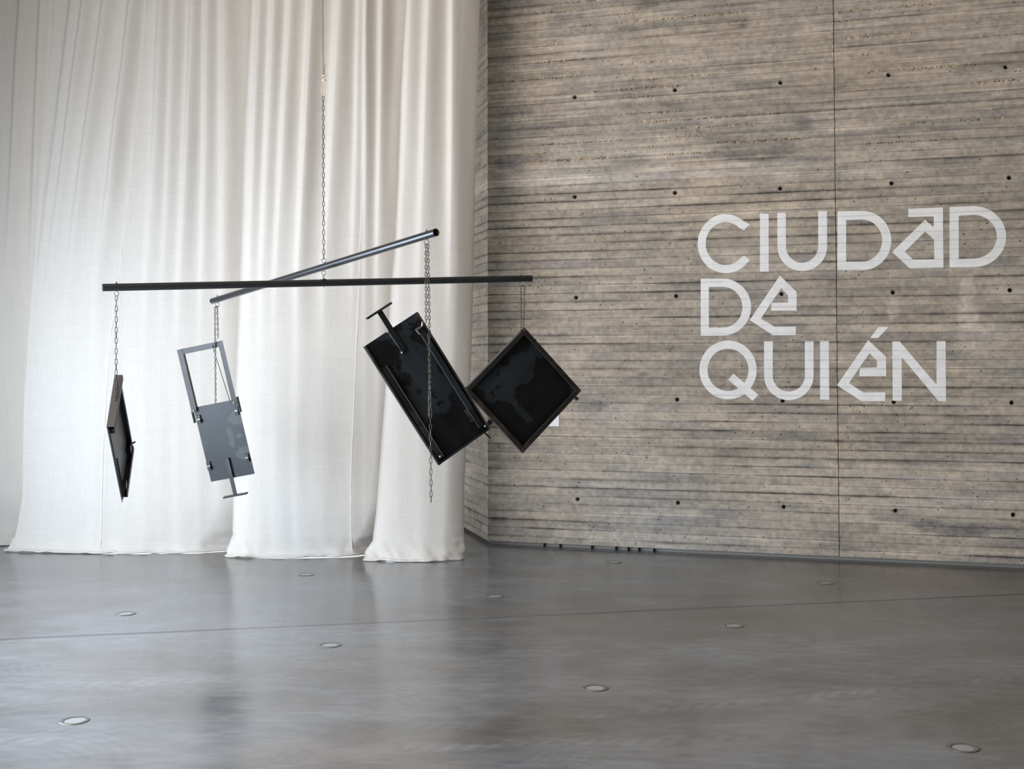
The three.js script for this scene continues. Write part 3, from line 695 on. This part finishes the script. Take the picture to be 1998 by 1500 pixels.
// --- hanging wire and its chain
{
  const ZH = -c2.z, top = at(629.5, 0, ZH), loopTop = at(631, 152, ZH), loopBot = at(630.5, 190, ZH);
  const o = thing('hanging_wire', 'thin steel hanging wire with clamps and loop above the chain', 'wire');
  const wireTop = top.clone().add(loopTop.clone().sub(top).multiplyScalar((CEIL - top.y) / (loopTop.y - top.y)));
  part(o, 'wire', rod(wireTop, loopTop, 0.0026, 8), M.wire);
  part(o, 'wire_tail', rod(at(634.5, 124, ZH), at(631.8, 152, ZH), 0.0022, 7), M.wire);
  for (const [x, y, w] of [[632, 148, 0.011], [631, 157, 0.0125]]) {
    const p = at(x, y, ZH + 0.002), g = rbox(p.x - w, p.x + w, p.y - 0.006, p.y + 0.006, p.z - 0.006, p.z + 0.008, 0.003);
    const b = rod(V(p.x + w * 0.5, p.y, p.z + 0.004), V(p.x + w * 1.7, p.y + 0.003, p.z + 0.004), 0.004, 7);
    part(o, 'clamp', merge([g, b].map((q) => { q = q.index ? q.toNonIndexed() : q; q.deleteAttribute('uv'); return q; })), M.bright, 'bright wire clamp');
  }
  const a = loopTop, b = loopBot, m = a.clone().lerp(b, 0.6);
  part(o, 'loop', new THREE.TubeGeometry(new THREE.CatmullRomCurve3([a.clone(), V(m.x - 0.0095, m.y + 0.02, m.z), V(m.x - 0.009, m.y - 0.02, m.z), b.clone(), V(m.x + 0.009, m.y - 0.02, m.z), V(m.x + 0.0095, m.y + 0.02, m.z)], true), 50, 0.0024, 7, true), M.bright);
  const c = thing('chain', 'long vertical chain between the hanging wire and the crossed tubes', 'chain');
  strand(c, LONG, b.clone().add(V(0, 0.008, 0)), V(c2.x, c2.y + TR + 0.030, c2.z), 0.3);
}

// --- panels: local axes a (along), b (down the plate), c (towards the open face)
function frameOf(P0, P1, P3, flip) {
  const u = P1.clone().sub(P0).normalize(), v = P3.clone().sub(P0), w = P1.distanceTo(P0), h = v.length(); v.normalize();
  const n = u.clone().cross(v).normalize().multiplyScalar(flip ? -1 : 1);
  return { o: P0, u, v, n, w, h, p: (a, b, c) => P0.clone().addScaledVector(u, a).addScaledVector(v, b).addScaledVector(n, c) };
}
function placeIn(o, F) { const m = new THREE.Matrix4().makeBasis(F.u, F.v, F.n); if (m.determinant() < 0) { m.makeBasis(F.u, F.v, F.n.clone().negate()); F.mirror = -1; } else F.mirror = 1; o.quaternion.setFromRotationMatrix(m); o.position.copy(F.o); }
function panelThing(name, label, category, F) {
  const o = thing(name, label, category); placeIn(o, F);
  const k = F.mirror;                               // c grows towards the open face
  o.userData.k = undefined; delete o.userData.k;
  const api = {
    o, box: (nm, a0, a1, b0, b1, c0, c1, mat, lab, parent = o) => {
      const g = rbox(a0, a1, b0, b1, Math.min(c0 * k, c1 * k), Math.max(c0 * k, c1 * k), Math.min(0.0012, Math.abs(c1 - c0) * 0.3));
      const P = g.attributes.position, U = new Float32Array(P.count * 2); for (let i = 0; i < P.count; i++) { U[2 * i] = P.getX(i) * 1.3 + P.getZ(i); U[2 * i + 1] = P.getY(i) * 1.3 + P.getZ(i); }
      g.setAttribute('uv', new THREE.BufferAttribute(U, 2));
      return part(parent, nm, g, mat, lab);
    },
    rod: (nm, p, q, r, mat, lab, parent = o) => part(parent, nm, rod(V(p[0], p[1], p[2] * k), V(q[0], q[1], q[2] * k), r, 9), mat, lab),
    bolt: (a, b, c, r = 0.008) => { const g = new THREE.SphereGeometry(r, 10, 6); g.scale(1, 1, 0.7); g.translate(a, b, c * k); return part(o, 'bolt', g, M.bright, 'small bright bolt head'); },
    angle: (nm, a0, a1, b0, b1, c0, c1, side, mat) => {        // L-section: a wall on one side plus a lip
      const t = 0.004, gs = [], bx = (x0, x1, y0, y1, z0, z1) => gs.push(rbox(x0, x1, y0, y1, Math.min(z0 * k, z1 * k), Math.max(z0 * k, z1 * k), 0.001));
      bx(a0, a1, b0, b1, c1 - t, c1);
      if (side === 'a0') bx(a0, a0 + t, b0, b1, c0, c1); if (side === 'a1') bx(a1 - t, a1, b0, b1, c0, c1);
      if (side === 'b0') bx(a0, a1, b0, b0 + t, c0, c1); if (side === 'b1') bx(a0, a1, b1 - t, b1, c0, c1);
      const g = merge(gs), P = g.attributes.position, U = new Float32Array(P.count * 2);
      for (let i = 0; i < P.count; i++) { U[2 * i] = P.getX(i) * 1.3 + P.getZ(i); U[2 * i + 1] = P.getY(i) * 1.3 + P.getZ(i); }
      g.setAttribute('uv', new THREE.BufferAttribute(U, 2));
      return part(o, nm, g, mat);
    },
  };
  return api;
}
const edgeLine = (A, a0, a1, b0, b1, c, r = 0.0013) => A.rod('worn_edge', [a0, b0, c], [a1, b1, c], r, M.edge, 'worn bright edge');

// P4: square tray hanging by a corner, open face towards the room
{
  const F = frameOf(V(0.0953, 2.0103, -9.0462), V(0.5194, 1.5439, -9.2112), V(-0.3446, 1.5554, -8.8913), true);
  const A = panelThing('square_tray', 'square black steel tray hanging by its corner in front of the concrete wall', 'steel tray', F);
  const w = F.w, h = F.h, d = 0.048, lip = 0.036;
  A.box('plate', 0.003, w - 0.003, 0.003, h - 0.003, -d, -d + 0.004, M.steelBlack, 'black plate with ragged grey stains');
  A.angle('frame_bar', 0, w, 0, lip, -d, 0, 'b0', M.rustySteel); A.angle('frame_bar', 0, w, h - lip, h, -d, 0, 'b1', M.rustySteel);
  A.angle('frame_bar', 0, lip, lip, h - lip, -d, 0, 'a0', M.rustySteel); A.angle('frame_bar', w - lip, w, lip, h - lip, -d, 0, 'a1', M.rustySteel);
  edgeLine(A, lip, w - lip, lip, lip, 0.0005); edgeLine(A, w - lip, w - lip, lip, h - lip, 0.0005);
  for (const [a, b] of [[0.014, 0.014], [w - 0.014, 0.014], [0.014, h - 0.014], [w - 0.014, h - 0.014]]) A.box('corner_weld', a - 0.011, a + 0.011, b - 0.011, b + 0.011, -0.001, 0.0022, M.rust, 'rusty weld spot');
  // T-shaped handle behind the plate, sticking out past the edge opposite the wall chain
  const s = A.box('handle_stem', w * 0.50 - 0.018, w * 0.50 + 0.018, h - 0.14, h + 0.085, -d - 0.03, -d - 0.022, M.steelDark);
  A.box('handle_bar', w * 0.50 - 0.025, w * 0.50 + 0.085, h + 0.085, h + 0.097, -d - 0.045, -d - 0.008, M.steelDark);
  const c = thing('chain', 'short doubled chain holding the square tray under the level dark tube', 'chain');
  const top = F.p(0.012, 0.012, -0.02);
  strand(c, SHORT, h4.clone(), V(h4.x + 0.002, top.y + 0.0, h4.z - 0.06), 0.2);
  strand(c, SHORT, h4.clone().add(V(0.027, -0.004, 0)), V(top.x - 0.004, top.y - 0.004, top.z + 0.02), 0.1);
  const lk = part(c, 'link', SHORT.geo, M.chain); lk.position.copy(h4).add(V(0.013, 0.001, 0)); lk.rotation.z = Math.PI / 2; lk.rotation.x = 1.3;
}

// P3: tilted plate with folded legs and a T handle
{
  const F = frameOf(V(-0.8851, 1.8465, -7.30), V(-0.5753, 2.0598, -7.4142), V(-0.4494, 1.1348, -7.4475), true);
  const A = panelThing('folding_plate', 'large tilted black steel plate with folded legs and a T handle', 'steel plate', F);
  const w = F.w, h = F.h;
  A.box('plate', 0, w, 0, h, -0.004, 0, M.steelBlack, 'blue-black plate with faint scratches');
  A.angle('side_rail', 0, 0.012, 0, h, 0, 0.026, 'a0', M.steel); A.angle('side_rail', w - 0.012, w, 0, h, 0, 0.026, 'a1', M.rustySteel);
  A.angle('end_rail', 0.012, w - 0.012, h - 0.012, h, 0, 0.022, 'b1', M.steelDark);
  // folded legs: angle bars on the plate, pinned near the lower end
  A.angle('folded_leg', 0.020, 0.052, 0.165, h - 0.03, 0.001, 0.032, 'a1', M.steelDark); A.angle('folded_leg', w - 0.060, w - 0.026, 0.10, h - 0.05, 0.001, 0.032, 'a0', M.steelDark);
  edgeLine(A, 0.052, 0.052, 0.165, h - 0.03, 0.033, 0.0016); edgeLine(A, w - 0.060, w - 0.060, 0.10, h - 0.05, 0.033, 0.0016); edgeLine(A, w - 0.001, w - 0.001, 0, h, 0.026, 0.0012);
  A.bolt(0.034, h - 0.042, 0.034); A.bolt(w - 0.022, h - 0.035, 0.030);
  A.box('hinge_clip', w - 0.078, w - 0.060, h - 0.185, h - 0.10, 0.004, 0.026, M.rustySteel); A.box('hinge_clip', 0.054, 0.066, 0.19, 0.27, 0.004, 0.02, M.rustySteel);
  A.box('handle_stem', w * 0.5 - 0.017, w * 0.5 + 0.017, -0.125, 0.155, 0.012, 0.018, M.steelDark);
  A.rod('handle_brace', [w * 0.5 - 0.019, 0.012, 0.004], [w * 0.5 - 0.012, 0.155, 0.006], 0.003, M.edge);
  A.box('handle_bar', w * 0.5 - 0.089, w * 0.5 + 0.089, -0.137, -0.125, -0.012, 0.03, M.steelDark);
  A.bolt(w * 0.5 - 0.021, 0.004, 0.008, 0.007); A.bolt(w * 0.5 - 0.014, 0.155, 0.008, 0.009);
  const sh = A.box('shackle', w - 0.075, w - 0.030, 0.078, 0.092, 0.03, 0.040, M.bright, 'bright shackle');
  A.rod('shackle_pin', [w - 0.072, 0.085, 0.036], [w - 0.066, 0.118, 0.036], 0.006, M.bright); A.rod('shackle_pin', [w - 0.028, 0.086, 0.036], [w - 0.012, 0.066, 0.036], 0.006, M.bright);
  const c = thing('chain', 'doubled chain from the aslant tube to the tilted plate, loose end hanging below it', 'chain');
  const k1 = F.p(w - 0.020, 0.070, 0.045), z = -k1.z - 0.02;
  const s1 = at(831.5, 630, z), s2 = at(838, 645, z - 0.015);
  strand(c, SHORT, h3.clone().add(V(-0.003, 0, 0)), s1, 0.15); strand(c, SHORT, h3.clone().add(V(0.010, -0.006, 0.006)), s2, 0.05);
  const e = [at(837, 650, z - 0.02), at(838.5, 740, z - 0.05), at(837.5, 812, z - 0.05), at(841, 650, z - 0.03), at(840, 805, z - 0.06), at(841, 980, z - 0.03)];
  strand(c, LONG, e[0], e[1], 0.3); strand(c, LONG, e[1], e[2], 0.8);
  strand(c, LONG, s2, e[4], 0.5); strand(c, LONG, e[4], e[5], 0.1);
}

// P2: open frame hinged to a small plate, T handle below
{
  const F = frameOf(V(-2.6498, 1.8621, -9.74), V(-2.2699, 1.9353, -9.6667), V(-2.4215, 0.8032, -9.8651), true);
  const A = panelThing('hinged_frame', 'open steel frame hinged to a blue-grey plate with a T handle below', 'steel frame', F);
  const w = F.w, h = F.h, b0 = 0.478;
  A.box('plate', 0.012, w - 0.006, b0, h, -0.004, 0, M.steelBlue, 'blue-grey plate with pale wiped patches');
  A.angle('frame_leg', 0.0, 0.042, 0.0, 0.515, -0.020, 0.022, 'a1', M.steel); A.angle('frame_leg', w - 0.040, w - 0.004, 0.0, 0.515, -0.020, 0.022, 'a0', M.steel);
  A.angle('frame_top', 0.042, w - 0.040, 0.0, 0.044, -0.018, 0.020, 'b1', M.steel);
  edgeLine(A, 0.043, 0.043, 0.02, 0.50, 0.022, 0.0020); edgeLine(A, w - 0.041, w - 0.041, 0.03, 0.50, 0.022, 0.0016); edgeLine(A, 0.002, w - 0.01, 0.001, 0.001, 0.019, 0.0010);
  A.box('leg_strap', -0.006, 0.0, 0.50, 0.60, -0.02, 0.02, M.steelDark); A.box('leg_strap', w - 0.004, w + 0.003, 0.46, 0.585, -0.02, 0.02, M.steel);
  A.rod('rod', [w - 0.092, 0.020, 0.026], [w - 0.052, 0.505, 0.030], 0.0030, M.chain, 'thin rod beside the leg');
  A.bolt(0.022, 0.500, 0.026); A.bolt(w - 0.026, 0.500, 0.028);
  for (const [px, py] of [[389, 817.6], [462.2, 801], [408.5, 908.8], [482.7, 892.2]]) {      // welded hinge clips
    const d = dirOf(px, py), t = F.o.clone().sub(V(0, EYE, 0)).dot(F.n) / d.dot(F.n), p = d.multiplyScalar(t).add(V(0, EYE, 0)).sub(F.o), a = p.dot(F.u), b = p.dot(F.v);
    const c = A.box('clip', a - 0.016, a + 0.016, b - 0.034, b + 0.034, 0.001, 0.014, M.rustySteel);
    A.box('clip_tongue', a - 0.010, a + 0.018, b + 0.002, b + 0.026, 0.014, 0.026, M.steelDark, null, c); A.box('clip_pin', a - 0.012, a + 0.014, b - 0.004, b + 0.002, 0.014, 0.020, M.bright, null, c);
  }
  A.box('handle_stem', w * 0.5 - 0.016, w * 0.5 + 0.016, h - 0.165, h + 0.135, 0.016, 0.022, M.steel);
  A.box('handle_web', w * 0.5 + 0.012, w * 0.5 + 0.017, h - 0.165, h - 0.01, 0.0, 0.018, M.rust); A.bolt(w * 0.5 - 0.014, h - 0.13, 0.012, 0.006); A.bolt(w * 0.5 - 0.014, h - 0.02, 0.012, 0.006);
  A.box('handle_bar', w * 0.5 - 0.1, w * 0.5 + 0.1, h + 0.133, h + 0.145, -0.002, 0.04, M.steelDark);
  const c = thing('chain', 'doubled thin chain from the aslant tube to the open frame', 'chain');
  const z = -h2.z;
  strand(c, SHORT, h2.clone(), at(425.8, 661, 9.72), 0.1);
  strand(c, SHORT, at(419.3, 600, z), at(420, 664, 9.64), 0.2); strand(c, SHORT, at(420, 664, 9.64), at(420.8, 792, 9.82), 0.1);
  const lk = part(c, 'link', SHORT.geo, M.chain); lk.position.copy(at(422, 598.5, z)); lk.rotation.z = Math.PI / 2 + 0.35; lk.rotation.x = 1.2;
}

// P1: narrow tray on a single chain
{
  const F = frameOf(V(-2.5003, 1.3627, -7.5956), V(-2.5473, 1.6794, -7.8885), V(-2.5764, 0.8453, -8.1428), true);
  const A = panelThing('steel_tray', 'grey steel tray hung from the level dark tube by one single chain', 'steel tray', F);
  const w = F.w, h = F.h;
  A.box('plate', 0.0, w, 0.0, h + 0.02, -0.004, 0, M.steelPale, 'dull grey plate');
  A.angle('end_rail', 0.0, w, 0.0, 0.04, 0, 0.046, 'b0', M.flange);
  A.angle('side_rail', w - 0.03, w, 0.04, h - 0.03, 0, 0.03, 'a1', M.steel); A.angle('end_rail', 0.03, w, h - 0.04, h, 0, 0.034, 'b1', M.flange);
  edgeLine(A, 0, w, 0.001, 0.001, -0.003, 0.0016); A.rod('rim_rod', [0.004, 0.02, 0.006], [0.004, h - 0.02, 0.006], 0.005, M.rustySteel);
  A.rod('folded_rod', [0.02, h * 0.45, 0.016], [0.02, h - 0.03, 0.012], 0.006, M.steelDark);
  A.box('clip', 0.02, 0.07, 0.05, 0.09, 0.001, 0.034, M.steelDark); A.box('clip', w - 0.09, w - 0.04, h - 0.12, h - 0.06, 0.001, 0.03, M.rustySteel); A.box('clip', 0.05, 0.10, h - 0.10, h - 0.05, 0.001, 0.03, M.rustySteel);
  A.rod('end_bolt', [w + 0.0, h - 0.06, 0.02], [w + 0.02, h - 0.06, 0.045], 0.006, M.steelDark);
  const c = thing('chain', 'single chain from the level dark tube to the grey steel tray', 'chain');
  const b = at(226.5, 742, 7.83);
  strand(c, LONG, h1.clone(), b, 0.15); strand(c, LONG, b, at(226, 782, 7.74), 0.8);
}

shadows(scene);
renderer.render(scene, camera);
